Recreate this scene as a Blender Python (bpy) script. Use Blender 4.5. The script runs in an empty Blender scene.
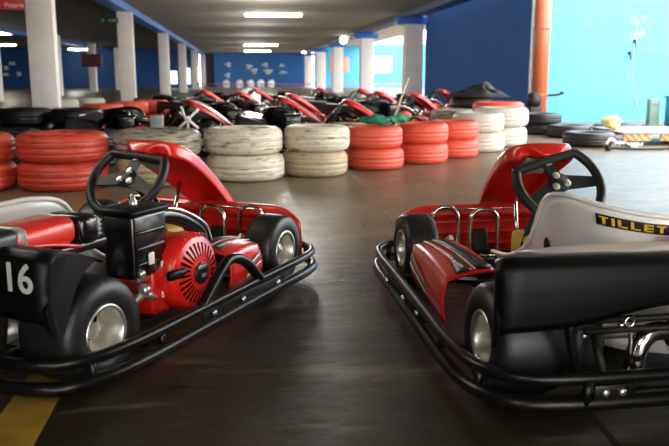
import bpy, bmesh, math, random
from mathutils import Vector, Matrix
random.seed(7)
PI = math.pi
F, HC = 768.0, 0.771                      # focal length in pixels, camera height
PITCH = math.atan(147.0 / F)
PHI = math.radians(6.83)                  # the hall's long axis points this far left of the view
C = bpy.context.scene.collection

def W(X, Y, z=0.0):
    """ground position right of / ahead of the photographer -> hall coordinates (hall axis = +Y)"""
    return Vector((X * math.cos(PHI) + Y * math.sin(PHI), -X * math.sin(PHI) + Y * math.cos(PHI), z))

# ------------------------------------------------------------------ materials
def lin(h):
    h = h.lstrip('#'); r = [int(h[i:i + 2], 16) / 255 for i in (0, 2, 4)]
    return tuple((c / 12.92 if c <= .04045 else ((c + .055) / 1.055) ** 2.4) for c in r) + (1,)

class NT:
    def __init__(s, name):
        s.m = bpy.data.materials.new(name); s.m.use_nodes = True
        s.t = s.m.node_tree; s.b = s.t.nodes['Principled BSDF']
    def n(s, ty, **kw):
        nd = s.t.nodes.new(ty)
        for k, v in kw.items():
            if k in nd.inputs: nd.inputs[k].default_value = v
            else: setattr(nd, k, v)
        return nd
    def l(s, a, b): s.t.links.new(a, b)
    def coord(s, which='Object'): return s.n('ShaderNodeTexCoord').outputs[which]
    def ramp(s, fac, stops, interp='LINEAR'):
        r = s.n('ShaderNodeValToRGB'); r.color_ramp.interpolation = interp
        e = r.color_ramp.elements
        while len(e) < len(stops): e.new(.5)
        for x, (p, c) in zip(e, stops): x.position = p; x.color = c
        s.l(fac, r.inputs[0]); return r.outputs[0]
    def mix(s, fac, a, b, mode='MIX'):
        m = s.n('ShaderNodeMix', data_type='RGBA', blend_type=mode)
        for sock, v in ((m.inputs[0], fac), (m.inputs[6], a), (m.inputs[7], b)):
            if hasattr(v, 'is_output'): s.l(v, sock)
            else: sock.default_value = v
        return m.outputs[2]
    def math(s, op, a, b=0.0):
        m = s.n('ShaderNodeMath', operation=op)
        for sock, v in ((m.inputs[0], a), (m.inputs[1], b)):
            if hasattr(v, 'is_output'): s.l(v, sock)
            else: sock.default_value = v
        return m.outputs[0]
    def bump(s, h, st=.3, d=.01):
        b = s.n('ShaderNodeBump'); b.inputs['Strength'].default_value = st; b.inputs['Distance'].default_value = d
        s.l(h, b.inputs['Height']); s.l(b.outputs[0], s.b.inputs['Normal'])

def noise(nt, vec, scale, detail=4, rough=.55):
    n = nt.n('ShaderNodeTexNoise'); n.inputs['Scale'].default_value = scale
    n.inputs['Detail'].default_value = detail; n.inputs['Roughness'].default_value = rough
    nt.l(vec, n.inputs['Vector']); return n.outputs['Fac']

def mat(name, col, rough=.5, metal=0.0, var=.12, scale=9.0, bump=0.0, coat=0.0, spec=.5):
    nt = NT(name); c = lin(col); co = nt.coord()
    f = noise(nt, co, scale)
    dark = tuple(x * (1 - var) for x in c[:3]) + (1,); lite = tuple(min(1, x * (1 + var)) for x in c[:3]) + (1,)
    nt.l(nt.ramp(f, [(.3, dark), (.7, lite)]), nt.b.inputs['Base Color'])
    nt.b.inputs['Roughness'].default_value = rough; nt.b.inputs['Metallic'].default_value = metal
    nt.b.inputs['Coat Weight'].default_value = coat; nt.b.inputs['Coat Roughness'].default_value = .08
    nt.b.inputs['Specular IOR Level'].default_value = spec
    if bump: nt.bump(noise(nt, co, scale * 5), bump, .004)
    return nt.m

def emis(name, col, s):
    nt = NT(name); nt.b.inputs['Base Color'].default_value = lin(col)
    nt.b.inputs['Emission Color'].default_value = lin(col); nt.b.inputs['Emission Strength'].default_value = s
    return nt.m

def tyre_paint(name, col, wear, scale=3.0, rough=.45, scuff='#1d1a18'):
    """painted tread: paint worn to rubber in streaks around the tyre, and a sipe relief"""
    nt = NT(name); co = nt.coord()
    sp = nt.n('ShaderNodeSeparateXYZ'); nt.l(co, sp.inputs[0])
    ang = nt.math('ARCTAN2', sp.outputs[1], sp.outputs[0])
    cb = nt.n('ShaderNodeCombineXYZ'); nt.l(ang, cb.inputs[0]); nt.l(nt.math('MULTIPLY', sp.outputs[2], 26.0), cb.inputs[1])
    oi = nt.n('ShaderNodeObjectInfo'); nt.l(nt.math('MULTIPLY', oi.outputs['Random'], 40.0), cb.inputs[2])
    f = noise(nt, cb.outputs[0], scale, 8, .7)
    f2 = noise(nt, co, 25, 4)
    c = lin(col)
    base = nt.mix(f2, tuple(x * .8 for x in c[:3]) + (1,), tuple(min(1, x * 1.12) for x in c[:3]) + (1,))
    w = nt.ramp(f, [(.0, (0, 0, 0, 1)), (.62 - wear, (0, 0, 0, 1)), (.72 - wear, (1, 1, 1, 1)), (1, (1, 1, 1, 1))])
    nt.l(nt.mix(w, base, lin(scuff)), nt.b.inputs['Base Color'])
    nt.b.inputs['Roughness'].default_value = rough
    r = nt.math('SQRT', nt.math('ADD', nt.math('MULTIPLY', sp.outputs[0], sp.outputs[0]), nt.math('MULTIPLY', sp.outputs[1], sp.outputs[1])))
    s = nt.math('SINE', nt.math('ADD', nt.math('MULTIPLY', ang, 72.0), nt.math('MULTIPLY', nt.math('ABSOLUTE', sp.outputs[2]), 160.0)))
    s = nt.math('GREATER_THAN', s, -.2)
    mask = nt.math('GREATER_THAN', r, .235)
    nt.bump(nt.math('ADD', nt.math('MULTIPLY', s, mask), nt.math('MULTIPLY', f, .8)), .5, .004)
    return nt.m

M = {}
M['red'] = mat('red_bodywork_plastic', '#e0251a', .28, coat=.5, var=.1)
M['num'] = mat('pale_grey_number_vinyl', '#c4c4c0', .45, var=.05)
M['pinkish'] = mat('white_pink_printed_panel', '#dccac4', .3, var=.12, scale=6, coat=.3)
M['red_rear'] = mat('red_panel_plastic', '#d02016', .3, coat=.4, var=.1)
M['black_pl'] = mat('black_moulded_plastic', '#060607', .42, var=.2, bump=.06, scale=30, spec=.2)
M['black_gl'] = mat('black_glossy_paint', '#0d0d0e', .22, var=.2, coat=.3)
M['tube'] = mat('black_powder_coated_tube', '#1c1a19', .3, .55, var=.3, scale=14, bump=.05)
M['dark'] = mat('dark_steel', '#242220', .5, .5, var=.3)
M['slick'] = mat('slick_kart_rubber', '#1c1b1b', .42, var=.3, scale=16, bump=.12)
M['grip'] = mat('black_steering_grip', '#131313', .5, var=.2, bump=.15, scale=40)
M['alu'] = mat('polished_aluminium', '#e4e1da', .34, .92, var=.15, scale=20)
M['chrome'] = mat('chrome_tube', '#d8d4cc', .14, 1.0, var=.06)
M['seat_w'] = mat('white_fibreglass_seat', '#f7f6f2', .3, coat=.4, var=.04)
M['seat_g'] = mat('grey_white_seat', '#c9cac6', .3, coat=.3, var=.05)
M['white'] = mat('white_decal', '#e4ded6', .4, var=.06)
M['silver'] = mat('silver_decal', '#9b9893', .35, .3, var=.1)
M['stripe_b'] = mat('black_decal', '#1b191c', .35, var=.1)
M['yellow'] = mat('yellow_decal', '#e6b21a', .4, var=.08)
M['tank'] = mat('yellow_fuel_tank_plastic', '#d9c45a', .35, var=.1)
M['vinyl_r'] = mat('red_vinyl', '#dc281c', .35, var=.1, coat=.2)
M['engine_r'] = mat('red_engine_enamel', '#d81f16', .3, coat=.3, var=.1)
M['brass'] = mat('brown_heat_tinted_steel', '#a98f6c', .25, .9, var=.25, scale=12)
M['tyre_red'] = tyre_paint('red_painted_tyre', '#e05a42', .015)
M['tyre_redw'] = tyre_paint('worn_red_painted_tyre', '#c8432e', .07)
M['tyre_white'] = tyre_paint('white_painted_tyre', '#ddd3bf', .08, 2.2, .45, '#4c463c')
M['tyre_whitec'] = tyre_paint('clean_white_painted_tyre', '#cdc7b9', .02)
M['tyre_tan'] = tyre_paint('dirty_cream_painted_tyre', '#b9a98a', .06, 2.4, .45, '#4c4436')
M['tyre_black'] = tyre_paint('black_car_tyre', '#1a1a1b', .0, 3, .38)
M['tyre_grey'] = tyre_paint('weathered_grey_white_tyre', '#a39a87', .13, 2.4, .45, '#3a352e')

def floor_mat():
    nt = NT('polished_dark_concrete'); co = nt.coord()
    a = noise(nt, co, .55, 6, .6); b = noise(nt, co, 3.2, 8, .65); c = noise(nt, co, 30, 6, .7)
    base = nt.ramp(a, [(.3, lin('#2a2214')), (.5, lin('#342a1a')), (.7, lin('#453a28'))])
    base = nt.mix(nt.ramp(b, [(.35, (0, 0, 0, 1)), (.75, (1, 1, 1, 1))]), base, lin('#261f18'))
    # near floor darker, far floor paler: light and shade painted in, with ragged edge
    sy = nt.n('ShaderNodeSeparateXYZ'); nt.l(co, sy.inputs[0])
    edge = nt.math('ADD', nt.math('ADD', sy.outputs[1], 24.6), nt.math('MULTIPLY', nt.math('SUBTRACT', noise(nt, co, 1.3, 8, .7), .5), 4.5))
    far_lit = nt.ramp(nt.math('MULTIPLY', edge, .55), [(.05, (0, 0, 0, 1)), (.95, (1, 1, 1, 1))])
    base = nt.mix(nt.math('MULTIPLY', far_lit, .8), base, nt.ramp(b, [(.3, lin('#8d7b62')), (.75, lin('#6b5c46'))]))
    st = nt.n('ShaderNodeMapping'); st.inputs['Scale'].default_value = (.9, 3.4, 1); nt.l(co, st.inputs[0])
    d = noise(nt, st.outputs[0], 2.0, 7, .7)
    base = nt.mix(nt.math('MULTIPLY', nt.ramp(d, [(.56, (0, 0, 0, 1)), (.68, (1, 1, 1, 1))]), .55), base, lin('#7d765f'))
    base = nt.mix(nt.math('MULTIPLY', nt.ramp(c, [(.55, (0, 0, 0, 1)), (.75, (1, 1, 1, 1))]), .3), base, lin('#2a2622'))
    e = noise(nt, st.outputs[0], 7.0, 8, .75)
    base = nt.mix(nt.math('MULTIPLY', nt.ramp(e, [(.5, (0, 0, 0, 1)), (.62, (1, 1, 1, 1))]), .45), base, lin('#1c1813'))
    nt.l(base, nt.b.inputs['Base Color'])
    r = nt.ramp(e, [(.35, (.5, .5, .5, 1)), (.65, (.27, .27, .27, 1))]); nt.l(r, nt.b.inputs['Roughness'])
    nt.bump(nt.math('ADD', c, nt.math('MULTIPLY', b, 2.0)), .3, .008)
    return nt.m
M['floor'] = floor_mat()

def ceil_mat(name, col):
    nt = NT(name); co = nt.coord()
    w = nt.n('ShaderNodeTexWave', bands_direction='Y'); w.inputs['Scale'].default_value = 1.3; w.inputs['Distortion'].default_value = .4
    nt.l(co, w.inputs[0]); c = lin(col)
    g = nt.ramp(w.outputs['Fac'], [(0, tuple(x * .72 for x in c[:3]) + (1,)), (.2, c), (1, c)])
    n = noise(nt, co, .8, 6)
    nt.l(nt.mix(nt.math('MULTIPLY', n, .5), g, tuple(x * .6 for x in c[:3]) + (1,)), nt.b.inputs['Base Color'])
    nt.b.inputs['Roughness'].default_value = .8; return nt.m
M['ceil'] = ceil_mat('grey_ceiling_boards', '#918c82')
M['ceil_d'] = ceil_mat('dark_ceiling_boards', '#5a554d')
M['ceil_w'] = ceil_mat('white_ceiling_boards', '#e2e0da')

def block_wall(name, c1, c2, mortar=.01):
    nt = NT(name); co = nt.coord()
    mp = nt.n('ShaderNodeMapping'); mp.inputs['Rotation'].default_value = (PI / 2, 0, 0); nt.l(co, mp.inputs[0])
    b = nt.n('ShaderNodeTexBrick'); nt.l(mp.outputs[0], b.inputs[0])
    b.inputs['Scale'].default_value = 1.0; b.inputs['Brick Width'].default_value = .42; b.inputs['Row Height'].default_value = .21
    b.inputs['Mortar Size'].default_value = mortar
    b.inputs['Color1'].default_value = lin(c1); b.inputs['Color2'].default_value = lin(c2)
    b.inputs['Mortar'].default_value = tuple(x * .93 for x in lin(c1)[:3]) + (1,)
    n = noise(nt, co, 1.4, 8, .7)
    nt.l(nt.mix(nt.ramp(n, [(.62, (0, 0, 0, 1)), (.75, (.6, .6, .6, 1))]), b.outputs['Color'], lin('#d5e4e8')), nt.b.inputs['Base Color'])
    nt.b.inputs['Roughness'].default_value = .6; return nt.m
M['wall_cyan'] = block_wall('cyan_painted_block_wall', '#4aa6cf', '#50abd3')
M['wall_blue'] = mat('blue_painted_wall', '#2a6fb4', .6, var=.08, scale=2)
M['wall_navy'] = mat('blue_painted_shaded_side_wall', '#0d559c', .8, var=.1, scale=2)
M['wall_deep'] = mat('deep_blue_wall', '#174a8c', .6, var=.15, scale=1)
M['wall_grey'] = mat('grey_plaster_wall', '#5a554d', .7, var=.15, scale=1)
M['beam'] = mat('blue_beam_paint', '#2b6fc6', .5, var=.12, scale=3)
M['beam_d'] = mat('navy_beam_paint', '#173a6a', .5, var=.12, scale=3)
M['column'] = mat('white_column_plaster', '#f0e9e4', .6, var=.06, scale=4)
M['line_y'] = mat('worn_yellow_floor_paint', '#a8842a', .45, var=.35, scale=9)
M['joint'] = mat('floor_joint_filler', '#1b1713', .7)
M['joint_l'] = mat('pale_floor_joint', '#a08a72', .6)
M['orange'] = mat('orange_painted_pipe', '#bb6444', .4, var=.1)
M['lampw'] = emis('fluorescent_diffuser', '#fff3d2', 30.0)
M['lamphouse'] = mat('white_lamp_housing', '#cfccc2', .5)
M['ply'] = None
def ply():
    nt = NT('plywood_edge'); co = nt.coord()
    w = nt.n('ShaderNodeTexWave', bands_direction='DIAGONAL'); w.inputs['Scale'].default_value = 7.5; w.inputs['Distortion'].default_value = 1.5
    nt.l(co, w.inputs[0])
    nt.l(nt.ramp(w.outputs['Fac'], [(.2, lin('#a8703c')), (.7, lin('#d9b07c'))]), nt.b.inputs['Base Color'])
    nt.b.inputs['Roughness'].default_value = .6; return nt.m
M['ply'] = ply()
M['deck'] = mat('grey_platform_top', '#9b9084', .5)
M['green'] = mat('green_flag_cloth', '#0f7a58', .7, var=.25, scale=30)
M['stick'] = mat('pale_wooden_stick', '#cdbb9a', .5)
M['post_g'] = mat('grey_green_post', '#5f7a6c', .5)
M['teal'] = mat('teal_bin_plastic', '#1d6f8a', .4)
M['spongey'] = mat('yellow_foam', '#e2d08c', .8, bump=.3)
M['tarp'] = mat('black_tarpaulin', '#0d0d0f', .5, bump=.4)
M['cardb'] = mat('grey_painted_box', '#8f8f90', .5)
M['maroon'] = mat('maroon_sign_panel', '#4a0f14', .4)
M['bannerr'] = mat('red_banner', '#b3150f', .5)
M['exitg'] = mat('dark_green_sign_panel', '#12261c', .5)
M['paleg'] = mat('pale_green_sign_letter', '#8fb39c', .5)
M['pink'] = mat('pink_barrier_rail', '#c55a7a', .5)
M['jacket'] = mat('purple_jacket_cloth', '#4a1b3c', .8)
M['skin'] = mat('skin', '#8f5f48', .6)
M['art'] = mat('orange_pink_poster', '#d59a7c', .6, var=.35, scale=8)
M['poster'] = mat('pale_grey_poster', '#d9dde0', .6, var=.3, scale=14)
M['pale'] = mat('whitewashed_wall', '#e3ebee', .7)

# ------------------------------------------------------------------ geometry helpers
class G:
    """collects geometry, links it as one mesh object"""
    def __init__(s): s.bm = bmesh.new(); s.mi = 0; s.mats = []
    def use(s, m):
        if m not in s.mats: s.mats.append(m)
        s.mi = s.mats.index(m); return s
    def face(s, vs, smooth=False):
        try:
            f = s.bm.faces.new(vs); f.smooth = smooth; f.material_index = s.mi; return f
        except ValueError: return None
    def box(s, c, d, bev=0.0, rot=None, seg=2):
        r = bmesh.ops.create_cube(s.bm, size=1.0); vs = r['verts']
        for v in vs: v.co = Vector((v.co.x * d[0], v.co.y * d[1], v.co.z * d[2]))
        fs = set(f for v in vs for f in v.link_faces)
        if bev:
            es = list(set(e for v in vs for e in v.link_edges))
            rr = bmesh.ops.bevel(s.bm, geom=es, offset=bev, segments=seg, profile=.5, affect='EDGES')
            vs = list(set(list(rr['verts']) + [v for v in vs if v.is_valid])); fs = set(f for v in vs for f in v.link_faces)
        for f in fs: f.material_index = s.mi; f.smooth = bool(bev)
        mt = Matrix.Translation(c) @ (rot.to_4x4() if rot else Matrix())
        for v in vs: v.co = mt @ v.co
        return s
    def tube(s, pts, r, n=12, smooth=0, closed=False, cap=True, sx=1.0):
        pts = [Vector(p) for p in pts]
        if smooth: pts = crom(pts, smooth, closed)
        rad = r if callable(r) else (lambda t: r)
        N = len(pts); rings = []
        up = Vector((0, 0, 1)); prev = None
        for i, p in enumerate(pts):
            a = pts[(i - 1) % N] if (closed or i > 0) else p
            b = pts[(i + 1) % N] if (closed or i < N - 1) else p
            t = (b - a).normalized()
            if prev is None:
                x = t.cross(up if abs(t.z) < .95 else Vector((1, 0, 0))).normalized()
            else:
                x = (prev - t * prev.dot(t)).normalized()
            prev = x; y = t.cross(x)
            q = rad(i / max(1, N - 1))
            rings.append([s.bm.verts.new(p + (x * math.cos(k * 2 * PI / n) * sx + y * math.sin(k * 2 * PI / n)) * q) for k in range(n)])
        for i in range(N if closed else N - 1):
            A, B = rings[i], rings[(i + 1) % N]
            for k in range(n): s.face((A[k], A[(k + 1) % n], B[(k + 1) % n], B[k]), True)
        if cap and not closed:
            s.face(rings[0][::-1]); s.face(rings[-1])
        return s
    def lathe(s, prof, n=48, mt=None, closed=False):
        """profile of (radius, height) spun about local z"""
        mt = mt or Matrix(); rings = []
        for (r, z) in prof:
            if r < 1e-6: rings.append([s.bm.verts.new(mt @ Vector((0, 0, z)))])
            else: rings.append([s.bm.verts.new(mt @ Vector((r * math.cos(k * 2 * PI / n), r * math.sin(k * 2 * PI / n), z))) for k in range(n)])
        m = len(rings)
        for i in range(m if closed else m - 1):
            A, B = rings[i], rings[(i + 1) % m]
            if len(A) == 1 and len(B) == 1: continue
            for k in range(n):
                k2 = (k + 1) % n
                if len(A) == 1: s.face((A[0], B[k2], B[k]), True)
                elif len(B) == 1: s.face((A[k], A[k2], B[0]), True)
                else: s.face((A[k], A[k2], B[k2], B[k]), True)
        return s
    def prism(s, poly, t0, t1, mt=None):
        """poly in local xy extruded t0..t1 along local z"""
        mt = mt or Matrix()
        a = [s.bm.verts.new(mt @ Vector((x, y, t0))) for x, y in poly]
        b = [s.bm.verts.new(mt @ Vector((x, y, t1))) for x, y in poly]
        s.face(a[::-1]); s.face(b)
        for i in range(len(poly)):
            j = (i + 1) % len(poly); s.face((a[i], a[j], b[j], b[i]))
        return s
    def grid(s, fn, nu, nv, smooth=True, skip=None):
        V = [[s.bm.verts.new(fn(i / nu, j / nv)) for j in range(nv + 1)] for i in range(nu + 1)]
        for i in range(nu):
            for j in range(nv):
                if skip and skip((i + .5) / nu, (j + .5) / nv): continue
                s.face((V[i][j], V[i + 1][j], V[i + 1][j + 1], V[i][j + 1]), smooth)
        return s
    def solidify(s, t):
        bmesh.ops.recalc_face_normals(s.bm, faces=s.bm.faces[:])
        bmesh.ops.solidify(s.bm, geom=s.bm.faces[:], thickness=t); return s
    def build(s, name, m=None, parent=None, sub=0, merge=True, recalc=True, loc=None):
        if merge: bmesh.ops.remove_doubles(s.bm, verts=s.bm.verts[:], dist=1e-5)
        if recalc: bmesh.ops.recalc_face_normals(s.bm, faces=s.bm.faces[:])
        me = bpy.data.meshes.new(name)
        if loc is not None:
            for v in s.bm.verts: v.co -= Vector(loc)
        s.bm.to_mesh(me); s.bm.free()
        for q in (s.mats or [m]): me.materials.append(q)
        o = bpy.data.objects.new(name, me); C.objects.link(o)
        if loc is not None: o.location = loc
        if parent: o.parent = parent
        if sub:
            md = o.modifiers.new('s', 'SUBSURF'); md.levels = sub; md.render_levels = sub
        return o

def crom(P, n, closed=False):
    out = []; N = len(P)
    for i in range(N if closed else N - 1):
        p0 = P[(i - 1) % N] if (closed or i > 0) else P[0]; p1 = P[i]; p2 = P[(i + 1) % N]
        p3 = P[(i + 2) % N] if (closed or i < N - 2) else P[-1]
        for k in range(n):
            t = k / n
            out.append(.5 * ((2 * p1) + (p2 - p0) * t + (2 * p0 - 5 * p1 + 4 * p2 - p3) * t * t + (3 * p1 - p0 - 3 * p2 + p3) * t ** 3))
    if not closed: out.append(P[-1])
    return out

def tag(o, label=None, cat=None, group=None, kind=None):
    if label: o['label'] = label
    if cat: o['category'] = cat
    if group: o['group'] = group
    if kind: o['kind'] = kind
    return o
def empty(name, loc=(0, 0, 0), rz=0.0):
    o = bpy.data.objects.new(name, None); C.objects.link(o); o.location = loc; o.rotation_euler = (0, 0, rz)
    o.empty_display_size = .1; return o
def sbox(name, lo, hi, m, kind='structure', parent=None, bev=0):
    lo, hi = Vector(lo), Vector(hi)
    o = G().box(((hi - lo) / 2).to_tuple() and (0, 0, 0), (hi - lo), bev).build(name, m, parent)
    o.location = (lo + hi) / 2
    if kind and not parent: o['kind'] = kind
    return o
def copy_tree(o, parent=None):
    c = o.copy(); C.objects.link(c)
    if parent: c.parent = parent
    for ch in list(KIDS.get(o.name, [])): copy_tree(ch, c)
    return c
KIDS = {}
def index_kids():
    KIDS.clear()
    for o in bpy.data.objects:
        if o.parent: KIDS.setdefault(o.parent.name, []).append(o)
def text_bm(txt, size, mt, g, depth=.001, bold=0.0):
    cu = bpy.data.curves.new('t', 'FONT'); cu.body = txt; cu.size = size; cu.extrude = depth; cu.align_x = 'CENTER'; cu.align_y = 'CENTER'; cu.offset = bold
    ob = bpy.data.objects.new('t', cu); C.objects.link(ob)
    dg = bpy.context.evaluated_depsgraph_get(); dg.update()
    me = bpy.data.meshes.new_from_object(ob.evaluated_get(dg))
    me.transform(mt); n0 = len(g.bm.faces); g.bm.from_mesh(me)
    g.bm.faces.ensure_lookup_table()
    for f in g.bm.faces[n0:]: f.material_index = g.mi
    bpy.data.objects.remove(ob); bpy.data.curves.remove(cu); bpy.data.meshes.remove(me)
def frame(o, ax, ay):
    """matrix: origin o, local x along ax, local y along ay"""
    ax = Vector(ax).normalized(); ay = Vector(ay); ay = (ay - ax * ay.dot(ax)).normalized(); az = ax.cross(ay)
    m = Matrix((ax, ay, az)).transposed().to_4x4(); m.translation = Vector(o); return m

# ================================================================== THE KART (local: x forward, y left, z up)
RY = Matrix.Rotation(-PI / 2, 4, 'X')     # local z -> +y
def wheel(root, x, side, rad, wid, yout, steer=0.0):
    yc = side * (yout - wid / 2)
    mt = Matrix.Translation((x, yc, rad)) @ Matrix.Rotation(steer, 4, 'Z') @ (RY if side > 0 else Matrix.Rotation(PI / 2, 4, 'X'))
    h = wid / 2; ri = .067
    g = G()
    pr = [(ri, -h * .86), (ri + .012, -h * .98), (rad * .72, -h), (rad * .9, -h * .93), (rad * .975, -h * .76), (rad, -h * .45), (rad, h * .45),
          (rad * .975, h * .76), (rad * .9, h * .93), (rad * .72, h), (ri + .012, h * .98), (ri, h * .86)]
    ty = g.lathe(pr, 64, None, True).build('tyre', M['slick'], root); ty.matrix_local = mt
    g = G()      # rim: flanged barrel, dished face with round holes, hub
    pr = [(ri - .008, h * .55), (ri - .002, h * .78), (ri + .006, h * .9), (ri + .003, h * .97), (ri - .004, h * .93), (ri - .008, h * .8), (ri - .014, h * .4), (ri - .016, h * .1)]
    g.lathe(pr, 48)
    R0, R1, zf = .018, ri - .015, h * .12
    holes = [(.0375 * math.cos(a), .0375 * math.sin(a)) for a in (.5, .5 + 2 * PI / 3, .5 + 4 * PI / 3)]
    def fn(u, v):
        a = u * 2 * PI; r = R0 + (R1 - R0) * v
        return Vector((r * math.cos(a), r * math.sin(a), zf + (1 - v) * .012))
    def sk(u, v):
        p = fn(u, v); return any((p.x - hx) ** 2 + (p.y - hy) ** 2 < .0125 ** 2 for hx, hy in holes)
    g.grid(fn, 72, 14, True, sk)
    g.lathe([(.021, zf), (.021, zf + .02), (.017, zf + .026), (.008, zf + .026), (.0075, zf + .034), (0, zf + .034)], 24)
    g.lathe([(ri - .008, -h * .8), (ri - .014, -h * .1), (ri - .02, 0), (0, 0)], 36)
    rim = g.build('rim', M['alu'], ty, recalc=False)
    for k in range(3):
        a = .5 + PI / 3 + k * 2 * PI / 3
        G().lathe([(.006, zf + .006), (.006, zf + .02), (0, zf + .021)], 6, Matrix.Translation((.034 * math.cos(a), .034 * math.sin(a), 0))).build('wheel_nut', M['brass'], ty)
    return ty

# seat surface -------------------------------------------------------------
SL = [  # lip, waist and base outline from the left front corner round the back to the right front corner
    ((.66, .26, .20), (.64, .20, .12), (.62, .13, .065)),
    ((.50, .265, .225), (.50, .215, .13), (.48, .15, .055)),
    ((.39, .255, .29), (.38, .215, .16), (.36, .16, .05)),
    ((.31, .25, .425), (.28, .222, .24), (.24, .17, .05)),
    ((.20, .245, .458), (.16, .215, .26), (.14, .15, .055)),
    ((.07, .20, .448), (.06, .175, .26), (.07, .11, .06)),
    ((.00, .11, .434), (.01, .10, .26), (.05, .05, .062)),
    ((-.02, .0, .428), (.0, .0, .26), (.045, .0, .063))]
SL = SL + [tuple((a, -b, c) for a, b, c in row) for row in SL[-2::-1]]
SCOLS = [crom([Vector(r[k]) for r in SL], 6) for k in range(3)]
def seat_pt(u, v, off=0.0):
    """u along the outline, v 0 lip .. 1 base"""
    n = len(SCOLS[0]) - 1; f = min(max(u, 0), 1) * n; i = min(int(f), n - 1); t = f - i
    a, b, c = [SCOLS[k][i].lerp(SCOLS[k][i + 1], t) for k in range(3)]
    p = a * (1 - v) * (1 - v * .9) + b * 2 * v * (1 - v) * 1.0 + c * v * v
    w = (1 - v) * (1 - v * .9) + 2 * v * (1 - v) + v * v
    p = p / w
    if off:
        d = .004
        n3 = (seat_pt(u + d, v) - seat_pt(u - d, v)).cross(seat_pt(u, min(1, v + d)) - seat_pt(u, max(0, v - d))).normalized()
        ctr = Vector((.28, 0, p.z))
        if n3.dot(p - ctr) < 0: n3 = -n3
        p = p + n3 * off
    return p
GLY = {'T': ['111', '010', '010', '010', '010'], 'I': ['1', '1', '1', '1', '1'], 'L': ['100', '100', '100', '100', '111'], 'E': ['111', '100', '111', '100', '111']}

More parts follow.
